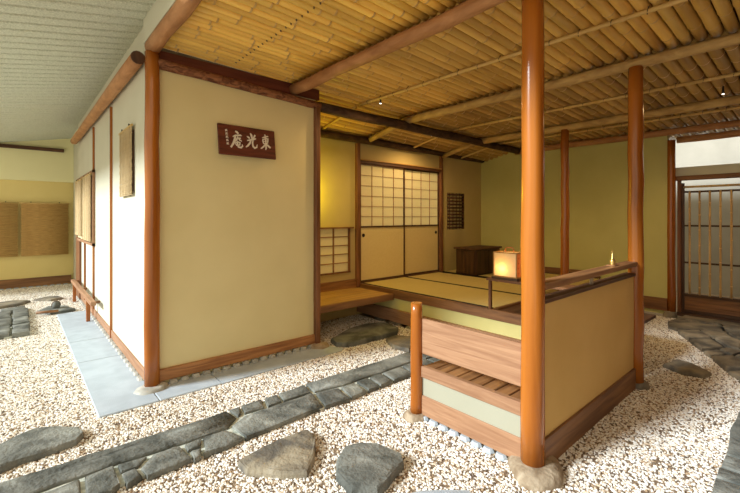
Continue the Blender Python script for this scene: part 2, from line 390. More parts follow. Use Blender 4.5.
base_stone(2.40, 3.55, .11, .06, 'pale stone under the slim square post at the end of the sign wall')
tag(box('square_post', 'brown_z', 2.365, 2.425, 3.55, 3.62, .04, 2.56, bev=.008), 'slim reddish square post at the right end of the sign wall', 'post')
base_stone(2.12, 1.045, .165, .075, 'rough tan stone under the tall front post')
post(2.10, 1.055, .07, zc(2.1) - .09, .060, 'tallest nearest orange log post, in front of the low wall', wob=.003)
base_stone(2.075, 1.875, .095, .055, 'small tan stone under the short bench post')
sp = post(2.075, 1.875, .05, .805, .042, 'short log post at the open end of the bench', wob=.002)
base_stone(3.80, 1.01, .075, .07, 'small dark stone under the post at the far end of the low wall', 'slate_brown')
post(3.785, 1.03, .06, zc(3.8) - .08, .056, 'orange log post at the far end of the low wall', wob=.006)
post(5.49, 2.31, .45, zc(5.5) - .08, .052, 'slender brown post standing on the mats against the olive wall', 'post', wob=.005)
base_stone(6.76, 1.43, .085, .10, 'dark stone under the gate post', 'slate_brown')
post(6.78, 1.425, .09, 2.45, .052, 'brown log post between the olive wall and the bamboo gate', wob=.004)
tag(box('square_post', 'brown_z', 3.60, 3.665, 4.37, 4.43, .40, 2.44, bev=.008), 'square brown post left of the sliding doors', 'post')
tag(box('square_post', 'brown_z', 5.475, 5.535, 4.38, 4.43, .45, 2.44, bev=.006), 'square brown post right of the sliding doors', 'post')

# ================================================================= grey drip strip
dr = thing('drip_paving', 'smooth blue-grey cement strip at the foot of the white building', 'paving')
for a, b in ((3.285, 4.62), (4.63, 5.42), (5.43, 7.15)):
    MB().box(.42, .80, a, b, -.01, .03, 0, .005).build('slab', 'cement', dr)
MB().box(.805, 1.27, 3.285, 3.60, -.01, .03, 0, .005).build('slab', 'cement', dr)
mb = MB(); mb.ring_loft([[(1.275, 3.285, z), (2.5, 3.285, z), (2.56, 3.34, z), (2.42, 3.60, z), (1.275, 3.60, z)] for z in (-.01, .028)]); mb.build('slab', 'cement', dr)

# ================================================================= stones
def refine(poly, seg, jit, rnd):
    out = []
    n = len(poly)
    for i in range(n):
        a = poly[i]; b = poly[(i + 1) % n]; d = math.hypot(b[0] - a[0], b[1] - a[1]); k = max(1, int(d / seg))
        for j in range(k):
            t = j / k; out.append((lin(a[0], b[0], t) + rnd.uniform(-jit, jit), lin(a[1], b[1], t) + rnd.uniform(-jit, jit)))
    return out
def stone(poly, h, name, m, parent=None, seg=.08, jit=.004, rough=.003, edge=.02, shrink=1.0, seed=1, slope=0):
    rnd = random.Random(seed * 17 + len(poly)); pl = refine(poly, seg, jit, rnd)
    cx = sum(p[0] for p in pl) / len(pl); cy = sum(p[1] for p in pl) / len(pl)
    R = max(.03, min(math.hypot(p[0] - cx, p[1] - cy) for p in pl))
    n = len(pl); area = sum(pl[i][0] * pl[(i + 1) % n][1] - pl[(i + 1) % n][0] * pl[i][1] for i in range(n)); sg_ = 1 if area > 0 else -1
    def inset(off):
        out = []
        for i in range(n):
            a = pl[i - 1]; b = pl[(i + 1) % n]; dx, dy = b[0] - a[0], b[1] - a[1]; q = math.hypot(dx, dy) or 1
            out.append((pl[i][0] - sg_ * dy / q * off, pl[i][1] + sg_ * dx / q * off))
        return out
    rings = []; gap = (1 - shrink) * .12
    for z, off, sc in ((-.02, gap, 1), (h * .6, gap, 1), (h * .93, gap + edge * .35, 1), (h, gap + edge, 1), (h + rough, gap + edge, .72), (h + rough, gap + edge, .38)):
        rg = []
        for (x, y) in inset(off):
            zz = z + (rnd.uniform(-rough, rough) if z >= h else rnd.uniform(-.004, .004))
            rg.append((cx + (x - cx) * sc, cy + (y - cy) * sc, zz + slope * (x - cx)))
        rings.append(rg)
    mb = MB().ring_loft(rings, smooth=False)
    for i in range(len(mb.sm)): mb.sm[i] = i >= len(pl) * 3
    return mb.build(name, m, parent)
path = [
  [(-1.1, 2.775),(-0.206, 2.775), (0.178, 2.768), (0.459, 2.765), (1.096, 2.751), (1.114, 2.624), (1.013, 2.535), (0.741, 2.534), (0.425, 2.567), (0.164, 2.566), (-0.125, 2.55),(-1.1,2.56)],
  [(0.258, 2.546), (0.40, 2.55), (0.398, 2.371), (0.353, 2.331), (0.246, 2.345)],
  [(0.02, 2.53), (0.244, 2.54), (0.233, 2.343), (0.03, 2.35)],
  [(-.3, 2.53), (0.005, 2.53), (0.01, 2.343), (-.3, 2.35)], [(-.7, 2.54), (-.32, 2.53), (-.32, 2.35), (-.7, 2.35)],
  [(0.415, 2.55), (0.547, 2.535), (0.487, 2.458), (0.412, 2.46)],
  [(0.412, 2.446), (0.486, 2.451), (0.491, 2.363), (0.413, 2.328)],
  [(0.575, 2.523), (0.69, 2.53), (0.726, 2.51), (0.739, 2.354), (0.657, 2.342), (0.509, 2.336), (0.500, 2.435)],
  [(0.742, 2.518), (0.85, 2.52), (0.819, 2.428), (0.744, 2.435)],
  [(0.748, 2.421), (0.815, 2.412), (0.79, 2.335), (0.745, 2.33)],
  [(0.859, 2.521), (0.999, 2.52), (1.04, 2.362), (0.933, 2.337), (0.805, 2.341), (.83, 2.41)],
  [(1.109, 2.755), (1.19, 2.755), (1.166, 2.665), (1.122, 2.634)],
  [(1.204, 2.76), (1.365, 2.76), (1.32, 2.632), (1.173, 2.645)], [(1.381, 2.766), (1.483, 2.757), (1.455, 2.639), (1.337, 2.622)],
  [(1.501, 2.766), (1.735, 2.768), (1.705, 2.625), (1.469, 2.624)],
  [(1.755, 2.78), (2.929, 2.76), (2.90, 2.55), (1.969, 2.56), (1.725, 2.612)],
  [(1.037, 2.537), (1.165, 2.61), (1.70, 2.606), (1.64, 2.375), (1.058, 2.35)],
  [(1.72, 2.595), (1.905, 2.545), (1.862, 2.344), (1.655, 2.368)], [(1.923, 2.541), (2.064, 2.54), (2.041, 2.36), (1.880, 2.347)],
  [(2.082, 2.54), (2.205, 2.54), (2.171, 2.362), (2.057, 2.359)], [(2.222, 2.54), (2.352, 2.54), (2.32, 2.361), (2.187, 2.361)],
  [(2.368, 2.54), (2.60, 2.538), (2.56, 2.356), (2.336, 2.362)], [(2.62, 2.535), (2.90, 2.535), (2.90, 2.34), (2.58, 2.356)],
  [(2.945, 2.76), (3.36, 2.75), (3.34, 2.50), (2.92, 2.52)], [(2.92, 2.50), (3.34, 2.48), (3.33, 2.33), (2.92, 2.34)]]
tp = thing('stone_path', 'straight dark slate path laid across the white gravel in front of the sign wall', 'path')
MB().box(-1.1, 3.33, 2.375, 2.75, -.02, .036).build('mortar_bed', 'mortar', tp)
for i, p in enumerate(path): stone(p, .052, 'stone', 'slate', tp, seg=.10, jit=.005, edge=.008, seed=i, rough=.0025, shrink=.985)
steps = [
  ([(-0.074, 3.231), (0.001, 3.295), (0.083, 3.334), (0.194, 3.26), (0.299, 3.159), (0.311, 3.069), (0.264, 2.991), (0.113, 2.961), (0.01, 2.951), (-0.067, 2.923), (-0.22, 2.90), (-.4, 2.98), (-.38, 3.12), (-0.197, 3.22)], 'long pointed slate stepping stone left of the path by the grey strip', 'slate', .06),
  ([(1.368, 2.172), (1.394, 2.094), (1.261, 1.898), (1.152, 1.816), (1.045, 1.901), (0.923, 2.037), (0.915, 2.144), (1.036, 2.174), (1.194, 2.195)], 'triangular brown-grey stepping stone in front of the path', 'slate_brown', .06),
  ([(1.321, 1.796), (1.44, 1.859), (1.525, 1.839), (1.598, 1.747), (1.628, 1.588), (1.583, 1.529), (1.412, 1.471), (1.334, 1.459), (1.243, 1.539), (1.245, 1.691)], 'rounded dark stepping stone with a blue-grey rim, nearest the bench', 'slate', .07),
  ([(1.429, 1.366), (1.506, 1.337), (1.605, 1.26), (1.685, 1.18), (1.672, 1.124), (1.581, 1.096), (1.417, 1.148), (1.358, 1.318)], 'blue-grey stepping stone cut by the bottom edge of the picture below the front post', 'cement', .05),
  ([(2.582, 3.584), (2.968, 3.765), (3.26, 3.804), (3.512, 3.671), (3.441, 3.406), (3.313, 3.296), (3.068, 3.304), (2.838, 3.312), (2.603, 3.336), (2.54, 3.436)], 'large flat grey step stone in front of the wooden platform', 'slate', .07),
  ([(3.059, 3.232), (3.223, 3.24), (3.354, 3.052), (3.208, 2.858), (2.99, 2.80), (2.947, 2.99)], 'brownish stone between the platform step stone and the path', 'slate_brown', .06),
  ([(4.443, 0.99), (4.689, 0.946), (4.673, 0.838), (4.522, 0.666), (4.38, 0.698), (4.342, 0.838)], 'lone oval stone in the shaded gravel beyond the low wall', 'slate_brown', .055),
  ([(6.526, 1.773), (6.621, 1.689), (6.501, 1.566), (6.279, 1.546), (6.18, 1.633)], 'small flat stone at the foot of the olive wall near the gate post', 'slate_brown', .05),
  ([(0.20, 8.566), (0.404, 8.703), (0.535, 8.646), (0.59, 8.418), (0.406, 8.334)], 'thin flat stone in the gravel nearest the far tan wall', 'slate_brown', .05),
  ([(0.205, 7.407), (0.352, 7.702), (0.56, 7.609), (0.645, 7.25), (0.55, 7.18), (0.34, 7.18)], 'grey step stone at the end of the cement strip carrying a round tied stone', 'slate', .06),
  ([(-0.394, 8.46), (-0.009, 8.646), (0.172, 8.435), (-0.008, 8.201), (-0.386, 8.086)], 'flat brown stone behind the slab paving by the far wall', 'slate_brown', .06)]
for i, (p, lb, m, h) in enumerate(steps):
    o = stone(p, h, 'stepping_stone', m, seg=.09, jit=.008, edge=.018, seed=i + 40, rough=.004)
    tag(o, lb, 'stone', 'stepping stones in the gravel')
paveR = [
  [(6.02, 1.30), (6.30, 1.37), (6.52, 1.33), (6.50, .86), (6.243, 0.80), (5.95, 1.20)],
  [(6.54, 1.33), (6.84, 1.28), (6.84, .66), (6.59, 0.54), (6.40, 0.631), (6.29, 0.79), (6.52, .85)],
  [(5.86, 1.166), (6.032, 1.006), (5.80, .86), (5.56, 1.01)], [(5.54, 1.00), (5.78, .85), (5.496, 0.706), (5.237, 0.85)],
  [(6.058, 0.985), (6.22, .78), (5.98, 0.70), (5.82, .84)], [(5.80, .83), (5.96, .69), (5.83, .60), (5.467, 0.576), (5.52, 0.69)],
  [(5.18, 0.828), (5.346, 0.743), (5.244, 0.654), (5.057, 0.75)],
  [(5.37, .728), (5.48, .675), (5.42, 0.557), (5.23, .61), (5.27, .65)],
  [(5.01, 0.732), (5.20, 0.61), (5.03, 0.482), (4.844, 0.475), (4.711, 0.592)],
  [(4.677, 0.575), (4.82, 0.46), (4.80, .2), (4.45, .2), (4.415, 0.375)],
  [(5.22, .59), (5.40, .54), (5.42, .2), (5.15, .2), (5.05, .46)], [(4.84, .455), (5.02, .455), (5.12, .2), (4.83, .2)],
  [(5.45, .55), (5.82, .575), (5.84, .2), (5.45, .2)], [(5.87, .60), (6.22, .76), (6.36, .62), (6.2, .2), (5.87, .2)], [(6.39, .60), (6.58, .52), (6.84, .63), (6.84, .2), (6.24, .2)]]
tr = thing('stone_paving', 'dark irregular slate paving leading to the bamboo gate', 'paving')
for i, p in enumerate(paveR): stone(p, .055 + .006 * (i % 3), 'stone', 'slate_brown', tr, seg=.12, jit=.006, edge=.012, seed=i + 80, shrink=.97)
pathR = [[(4.38, .40), (4.40, .05), (3.80, .05), (3.79, .405)], [(3.77, 0.405), (3.78, 0.05), (3.036, 0.05), (3.024, 0.384), (3.419, 0.41)],
  [(3.01, 0.385), (3.02, 0.05), (2.868, 0.05), (2.858, 0.384)], [(2.845, 0.388), (2.85, 0.05), (2.732, 0.05), (2.732, 0.383)],
  [(2.715, 0.383), (2.72, 0.05), (2.48, 0.05), (2.472, 0.375)], [(2.455, 0.383), (2.46, 0.05), (2.2, 0.05), (2.2, 0.375)]]
MB().ring_loft([[(5.99, 1.18, z), (4.43, .385, z), (4.45, .2, z), (6.85, .2, z), (6.85, 1.28, z), (6.1, 1.27, z)] for z in (-.02, .034)]).build('mortar_bed', 'iron', tr)
t2 = thing('stone_path', 'slate slab path entering at the lower right corner', 'path')
MB().box(2.2, 4.4, .06, .375, -.02, .028).build('mortar_bed', 'mortar', t2)
for i, p in enumerate(pathR): stone(p, .055, 'stone', 'slate', t2, seg=.12, jit=.006, edge=.008, seed=i + 120, shrink=.99)
paveL = [[(-0.18, 7.826), (0.10, 7.90), (0.123, 7.603), (-0.172, 7.625)], [(-0.472, 7.601), (-0.06, 7.591), (-0.057, 7.124), (-0.437, 7.12)],
  [(-0.05, 7.591), (0.122, 7.582), (0.126, 7.119), (-0.047, 7.115)], [(-0.443, 7.07), (-0.056, 7.08), (-0.052, 6.634), (-0.441, 6.643)],
  [(-0.046, 7.076), (0.124, 7.077), (0.122, 6.669), (-0.043, 6.626)], [(-0.043, 6.586), (0.126, 6.622), (0.116, 6.106), (-0.044, 6.09)],
  [(-0.447, 6.60), (-0.052, 6.585), (-0.057, 6.105), (-0.448, 6.091)], [(-0.9, 7.1), (-.46, 7.1), (-.46, 6.1), (-.9, 6.1)]]
t3 = thing('stone_paving', 'weathered grey slab paving block in the far left gravel', 'paving')
MB().box(-.9, .11, 6.11, 7.58, -.02, .04).build('mortar_bed', 'mortar', t3)
for i, p in enumerate(paveL): stone(p, .075, 'stone', 'slate', t3, seg=.12, jit=.008, edge=.012, seed=i + 140, shrink=.98)
# rope-tied marker stone
mk = thing('marker_stone', 'small round rope-tied stone on the grey step stone', 'stone', (.43, 7.42, .062))
MB().tube([(0, 0, 0), (0, 0, .015), (0, 0, .05), (0, 0, .085), (0, 0, .10)], [.03, .045, .05, .036, .012], 12, 0, .05).build('body', 'slate', mk)
MB().tube([(.052 * cos(t), .0, .05 + .056 * sin(t)) for t in [k * pi / 8 - .3 for k in range(11)]], .006, 5).build('rope', 'twine', mk)
tag(rod('brown_x', (.20, 7.18, .075), (.44, 7.14, .075), .018, 'stick', n=8), 'short reddish wooden stick lying across the stone at the strip end', 'stick')

# ================================================================= bench, low wall
bn = thing('waiting_bench', 'wooden waiting bench with plank back, between the short post and tall front post', 'bench', (2.10, 1.45, 0))
def bb(name, m, x0, x1, y0, y1, z0, z1, parent=bn, bev=.004):
    px, py = 2.10, 1.45
    return MB().box(x0 - px, x1 - px, y0 - py, y1 - py, z0, z1, 0, bev).build(name, m, parent)
bb('back_board', 'board_y', 2.085, 2.11, 1.11, 1.84, .46, .70)
bb('front_rail', 'board_y', 2.075, 2.115, 1.11, 1.84, .302, .378)
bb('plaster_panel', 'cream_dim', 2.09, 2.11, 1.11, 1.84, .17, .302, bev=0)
bb('bottom_board', 'board_y', 2.08, 2.115, 1.11, 1.84, .045, .178)
k = 0
yy = 1.12
while yy < 1.83:
    bb('seat_slat', 'brown_x', 2.115, 2.56, yy, yy + .082, .352, .374); yy += .09; k += 1
bb('seat_bearer', 'brown_y', 2.50, 2.56, 1.11, 1.84, .28, .352)
bb('leg', 'brown_z', 2.50, 2.55, 1.78, 1.83, .0, .30); bb('leg', 'brown_z', 2.50, 2.55, 1.12, 1.17, .0, .30)
for i in range(9):
    yy = 1.15 + i * .083
    rg = [[(2.085 - 2.10 + cos(t) * .03 * s_, yy - 1.45 + sin(t) * .037 * s_, z) for t in [2 * pi * q / 8 for q in range(8)]] for z, s_ in ((-.01, 1), (.028, 1.0), (.045, .75))]
    MB().ring_loft(rg).build('foundation_stone', 'cement', bn)
lw = thing('low_wall', 'low ochre plaster wall with dark cap between the tall front post and the next post', 'wall', (2.95, 1.04, 0))
def lb_(name, m, x0, x1, y0, y1, z0, z1, bev=.003): return MB().box(x0 - 2.95, x1 - 2.95, y0 - 1.04, y1 - 1.04, z0, z1, 0, bev).build(name, m, lw)
lb_('plaster_panel', 'stucco_ochre', 2.15, 3.74, 1.03, 1.075, .02, .925, 0)
lb_('baseboard', 'brown_x', 2.15, 3.74, 1.015, 1.09, .015, .182)
lb_('cap', 'dark_x', 2.14, 3.75, 1.015, 1.09, .922, .945)
hr = thing('handrail', 'flat brown handrail above the low ochre wall', 'rail', (2.95, 1.05, 1.0))
MB().box(-.80, .80, -.045, .045, 0, .036, 0, .004).build('rail', 'brown_x', hr)
MB().tube([(-.04, 0, -.055), (-.04, 0, .0)], .012, 10).build('strut', 'stone_pale', hr)
# small brass ornament
orn = thing('brass_ornament', 'small brass spired incense stand on the handrail by the far post', 'ornament', (3.31, 1.05, 1.037))
MB().box(-.055, .055, -.03, .03, 0, .007, 0, .002).build('tray', 'brown_x', orn)
MB().tube([(0, 0, z) for z in (.007, .012, .03, .042, .048, .055, .075, .115)], [.020, .018, .021, .019, .012, .010, .006, .002], 12).build('body', 'brass', orn)

# ================================================================= raised floors
pf = thing('wood_platform', 'wooden plank platform at the entrance left of the tatami mats', 'platform', (3.03, 4.05, 0))
for i in range(4):
    y0 = 3.735 + i * .171
    MB().box(-.66, .60, y0 - 4.05, y0 + .166 - 4.05, .37, .40, 0, .003).build('plank', 'deck', pf)
MB().box(-.66, .63, 3.695 - 4.05, 3.735 - 4.05, .325, .403, 0, .004).build('front_board', 'brown_x', pf)
MB().box(.60, .63, 3.735 - 4.05, 4.42 - 4.05, .325, .403, 0, .003).build('side_board', 'brown_y', pf)
wall_sill = box('baseboard', 'brown_x', 2.39, 3.60, 4.395, 4.42, .40, .52, wback)
fl = thing('raised_floor', 'raised floor of the mat room with its brown edge beam and plinth board', 'floor', (3.66, 3.0, 0))
def fb(name, m, x0, x1, y0, y1, z0, z1, bev=.003): return MB().box(x0 - 3.66, x1 - 3.66, y0 - 3, y1 - 3, z0, z1, 0, bev).build(name, m, fl)
fb('edge_beam', 'brown_y', 3.655, 3.70, 1.12, 4.42, .345, .448)
fb('plaster_panel', 'pale_green', 3.675, 3.70, 1.12, 4.42, .2, .345, 0)
fb('plinth_board', 'board_y', 3.63, 3.70, 1.12, 4.42, .05, .205)
fb('floor_board', 'dark_x', 3.70, 6.72, 1.12 + 1.16, 4.42, .36, .395, 0)
for i in range(6): fb('dark_plank', 'dark_x', 3.70, 4.75, 1.12 + i * .195, 1.31 + i * .195, .40, .428)
fb('side_beam', 'brown_x', 3.70, 6.72, 2.255, 2.285, .345, .448)
for i in range(10):
    yy = 1.25 + i * .30
    rg = [[(3.64 - 3.66 + cos(t) * .035 * s_, yy - 3 + sin(t) * .11 * s_, z) for t in [2 * pi * q / 8 for q in range(8)]] for z, s_ in ((-.01, 1), (.035, 1.0), (.05, .75))]
    MB().ring_loft(rg).build('foundation_stone', 'slate_brown', fl)
# tatami mats
def tatami(x0, x1, y0, y1, label):
    t = thing('tatami_mat', label, 'mat', ((x0 + x1) / 2, (y0 + y1) / 2, .395), 'straw tatami mats with black borders')
    hx = (x1 - x0) / 2 - .002; hy = (y1 - y0) / 2 - .002
    MB().box(-hx + .001, hx - .001, -hy, hy, 0, .055, 0, .003).build('mat', 'tatami', t)
    for s in (-1, 1): MB().box(s * hx, s * (hx - .028), -hy, hy, .002, .0575, 0, .002).build('border', 'cloth_black', t)
tatami(3.70, 4.60, 2.29, 4.41, 'tatami mat along the edge beam at the front of the room')
tatami(4.60, 5.44, 2.37, 4.41, 'tatami mat in the middle, in front of the right sliding door')
tatami(5.54, 6.70, 2.29, 4.41, 'tatami mat at the back, under the dark chest')

# ================================================================= sliding doors
def shoji(name, x0, x1, y, handle_side, label):
    d = bpy.data.objects.new(name, None); C.objects.link(d); d.location = ((x0 + x1) / 2, y, .46); d['kind'] = 'structure'; d['label'] = label
    h = 1.70; hw = (x1 - x0) / 2; mid = .79
    f = MB(); f.box(-hw, -hw + .022, -.015, .015, 0, h); f.box(hw - .022, hw, -.015, .015, 0, h); f.box(-hw, hw, -.015, .015, 0, .025); f.box(-hw, hw, -.015, .015, h - .02, h); f.box(-hw, hw, -.015, .015, mid - .012, mid + .012)
    f.build('frame', 'dark_z', d)
    MB().box(-hw + .02, hw - .02, -.003, .006, .02, mid - .01).build('lower_panel', 'fusuma', d); lp_ = bpy.data.objects[bpy.context.scene.collection.objects[-1].name]
    MB().box(-hw + .02, hw - .02, .004, .006, mid + .01, h - .018).build('paper', 'paper', d); pa_ = C.objects[-1]
    g = MB()
    for k in range(1, 4): X = lin(-hw + .02, hw - .02, k / 4); g.box(X - .003, X + .003, -.006, .004, mid, h - .018)
    for k in range(1, 6): Z = lin(mid, h - .018, k / 6); g.box(-hw + .02, hw - .02, -.006, .004, Z - .003, Z + .003)
    g.build('lattice', 'board_x', pa_)
    MB().tube([(handle_side * (hw - .075), -.008, .67), (handle_side * (hw - .075), -.0, .67)], .026, 14).build('finger_pull', 'iron', lp_)
shoji('door_1', 3.665, 4.59, 4.405, -1, 'left sliding door with paper lattice above and plain panel below')
shoji('door_2', 4.57, 5.475, 4.44, 1, 'right sliding door with paper lattice above and plain panel below')
tag(box('door_track', 'dark_x', 3.665, 5.475, 4.38, 4.465, .448, .462), 'dark grooved sill under the sliding doors', 'sill')
tag(box('lintel', 'dark_x', 3.665, 5.475, 4.375, 4.47, 2.162, 2.20), 'dark lintel above the sliding doors', 'beam')
tag(box('lintel_lit_edge', 'deck', 3.69, 5.475, 4.36, 4.42, 2.205, 2.222), 'thin strip for the yellow-lit edge of the sliding door lintel, light put into its colour', 'board')  # pale wood colour stands in for light on the lintel edge
# small latticed window left of the doors
w1 = bpy.data.objects.new('window_1', None); C.objects.link(w1); w1.location = (3.225, 4.42, .62); w1['kind'] = 'structure'; w1['label'] = 'small paper lattice window in the yellow-lit alcove'
f = MB(); f.box(-.275, -.255, -.02, .03, 0, .62); f.box(.255, .275, -.02, .03, 0, .62); f.box(-.28, .28, -.02, .03, 0, .02)
f.build('frame', 'brown_z', w1)
MB().box(-.3, .32, -.05, .03, .615, .635).build('top_rail', 'brown_x', w1)
MB().box(-.26, .26, .012, .014, .02, .62).build('paper', 'paper', w1)
g = MB(); g.box(-.008, .008, -.005, .012, .02, .62)
for k in range(1, 5): g.box(-.26, .26, -.005, .012, .02 + .12 * k - .006, .02 + .12 * k + .006)
g.build('lattice', 'brown_x', w1)
# bamboo window right of the doors
w2 = bpy.data.objects.new('window_2', None); C.objects.link(w2); w2.location = (5.94, 4.42, 1.17); w2['kind'] = 'structure'; w2['label'] = 'small dark barred window in the rear wall above the chest'
MB().box(-.25, .25, .045, .05, 0, .65).build('paper', 'fusuma', w2)
f = MB(); f.box(.235, .25, -.002, .045, 0, .65); f.box(-.25, -.24, -.002, .045, 0, .65); f.build('frame', 'dark_z', w2)
for k in range(11): MB().tube([(-.25, .01, .03 + k * .059), (.25, .01, .03 + k * .059)], .0145, 6).build('bar', 'dark_x', w2)
for k in range(4): MB().tube([(-.15 + k * .1, .025, 0), (-.15 + k * .1, .025, .65)], .006, 6).build('upright', 'brown_z', w2)

woodm('chest', (.075, .032, .014), (.03, .013, .006), 'z', .4)
# chest ---------------------------------------------------------
ch = thing('wooden_chest', 'dark brown wooden chest on the mats in the back corner', 'chest', (5.86, 3.90, .452))
MB().box(-.36, .36, -.19, .19, 0, .41, 0, .005).build('body', 'chest', ch)
MB().box(-.39, .39, -.22, .22, .41, .437, 0, .005).build('top', 'dark_x', ch)
for s in (-1, 1): MB().box(s * .005, s * .34, -.203, -.19, .02, .39, 0, .004).build('door', 'chest', ch)
for k in (-1, 1): MB().box(-.373, -.36, k * .005, k * .175, .02, .39, 0, .004).build('side_panel', 'chest', ch)

# lantern shelf + lantern ----------------------------------------
sh = thing('lantern_shelf', 'narrow brown shelf rail on a thin post at the edge of the mats', 'shelf', (3.70, 2.3, .448))
MB().box(-.05, .17, -1.22, .035, .293, .318, 0, .004).build('shelf_board', 'brown_y', sh)
MB().box(-.04, -.01, -.015, .015, 0, .293, 0, .003).build('support', 'brown_z', sh)
lt = thing('paper_lantern', 'lit square paper lantern with copper handle on the narrow shelf', 'lantern', (3.765, 2.135, .766))
hx, hy, H = .09, .125, .27
MB().box(-hx - .018, hx + .018, -hy - .018, hy + .018, 0, .022, 0, .003).build('base', 'dark_y', lt)
fr = MB()
for sx in (-1, 1):
    for sy in (-1, 1): fr.box(sx * hx - .005, sx * hx + .005, sy * hy - .005, sy * hy + .005, .022, H)
for z in (.03, H):
    fr.box(-hx, hx, -hy - .005, -hy + .004, z - .005, z + .005); fr.box(-hx, hx, hy - .004, hy + .005, z - .005, z + .005)
    fr.box(-hx - .005, -hx + .004, -hy, hy, z - .005, z + .005); fr.box(hx - .004, hx + .005, -hy, hy, z - .005, z + .005)
fr.build('frame', 'deck', lt)
pp = MB(); pp.box(-hx + .001, -hx + .002, -hy, hy, .03, H); pp.box(hx - .002, hx - .001, -hy, hy, .03, H); pp.box(-hx, hx, hy - .002, hy - .001, .03, H)
pp.build('paper_shade', 'lantern_paper', lt)
spn = MB().box(-hx, hx, -hy + .001, -hy + .004, .03, H).build('side_panel', mat('lantern_side', (.80, .42, .20), (.72, .36, .16), .6, 20, bump=.05, translucent=.4), lt, label='orange pierced side panel')
hol = MB()
for a in (-.05, 0, .05):
    for b_ in (.07, .12, .17, .22): hol.tube([(a, -hy - .001, b_), (a, -hy + .002, b_)], .006, 8)
hol.build('piercing', 'copper', spn)['kind'] = 'stuff'
MB().tube([(0, -.045, H), (0, -.045, H + .035), (0, -.03, H + .05), (0, .03, H + .05), (0, .045, H + .035), (0, .045, H)], .005, 8).build('handle', 'copper', lt)
pl = bpy.data.lights.new('lantern_bulb', 'POINT'); pl.energy = 1.1; pl.color = (1, .62, .25); pl.shadow_soft_size = .022
po = bpy.data.objects.new('lantern_bulb', pl); C.objects.link(po); po.parent = lt; po.location = (-.03, .03, .11)

# alcove lamp (hidden behind the sign wall, gives the yellow wash)
al = thing('alcove_lamp', 'small yellow wall lamp hidden behind the sign wall end', 'lamp', (2.74, 4.30, 1.72))
MB().tube([(0, 0, -.06), (0, 0, .05), (0, 0, .055)], [.03, .04, .002], 12, cap=False).build('lamp_shade', 'lantern_paper', al)
MB().tube([(0, .12, .06), (0, .06, .075), (0, 0, .055)], .008, 8).build('bracket', 'iron', al)
pl2 = bpy.data.lights.new('alcove_bulb', 'POINT'); pl2.energy = 9; pl2.color = (1, .82, .02); pl2.shadow_soft_size = .03
po2 = bpy.data.objects.new('alcove_bulb', pl2); C.objects.link(po2); po2.parent = al; po2.location = (0, -.06, 0)

# small ceiling spotlights; the one behind the dark beam is unseen, added fill light
for (sx, sy, lb, en) in ((3.0, 3.24, 'tiny white spotlight on the roof batten before the dark beam', 20), (4.6, 3.85, 'unseen fill spotlight added behind the dark beam, above the left sliding door', 24), (5.08, .66, 'tiny white spotlight under the brown culms toward the gate', 36)):
    t = thing('spotlight', lb, 'lamp', (sx, sy, zc(sx) - .045))
    MB().tube([(0, 0, .045), (0, 0, .0), (0, 0, -.03)], [.006, .010, .013], 12).build('housing', 'iron', t)
    lens = MB().tube([(0, 0, -.0305), (0, 0, -.033)], [.011, .011], 12).build('lens', 'lens_glow', t)
    ld = bpy.data.lights.new('spot_bulb', 'SPOT'); ld.energy = en; ld.color = (1, .66, .30); ld.spot_size = radians(165); ld.spot_blend = .6; ld.shadow_soft_size = .03
    lo_ = bpy.data.objects.new('spot_bulb', ld); C.objects.link(lo_); lo_.parent = t; lo_.location = (0, 0, -.045)
# ================================================================= gate
gt = thing('bamboo_gate', 'latticed gate of upright bamboo with dark kick board', 'gate', (6.93, .7, .08))
def gb(name, m, y0, y1, z0, z1, x0=-.02, x1=.02): return MB().box(x0, x1, y0 - .7, y1 - .7, z0 - .08, z1 - .08, 0, .003).build(name, m, gt)
gb('stile', 'dark_z', 1.305, 1.335, .08, 1.86); gb('stile', 'dark_z', .14, .17, .08, 1.86)
gb('top_rail', 'dark_y', .17, 1.305, 1.725, 1.75)
gb('rail', 'dark_y', .17, 1.305, 1.262, 1.286, -.005, .012); gb('rail', 'dark_y', .17, 1.305, .755, .78, -.005, .012)
gb('bottom_rail', 'dark_y', .17, 1.305, .305, .345); gb('bottom_rail', 'dark_y', .17, 1.305, .08, .12)
for k in range(3): gb('kick_board', 'brown_y', .17, 1.305, .12 + k * .0617, .18 + k * .0617, -.006, .01)
k = 0; yy = 1.245
while yy > .18:
    bamboo((-.02, yy - .7, .26), (-.02, yy - .7, 1.665), .0125, .19, ('bamboo_v', 'culm_node'), 'bamboo_bar', gt, 8); yy -= .107
bamboo((-.02, .61, 1.725), (-.02, -.53, 1.725), .015, .2, name='bamboo_top_bar', parent=gt, off=.1)
tag(box('gate_lintel', 'brown_y', 6.84, 6.94, -.0, 1.40, 1.895, 1.955), 'brown lintel over the bamboo gate', 'beam')
tag(box('gate_jamb', 'brown_z', 6.87, 6.92, 1.335, 1.375, .08, 1.9), 'narrow brown jamb between the gate and its log post', 'post')
tag(box('gate_sill', 'dark_y', 6.86, 6.98, .1, 1.38, .03, .08), 'dark timber sill under the bamboo gate', 'sill')

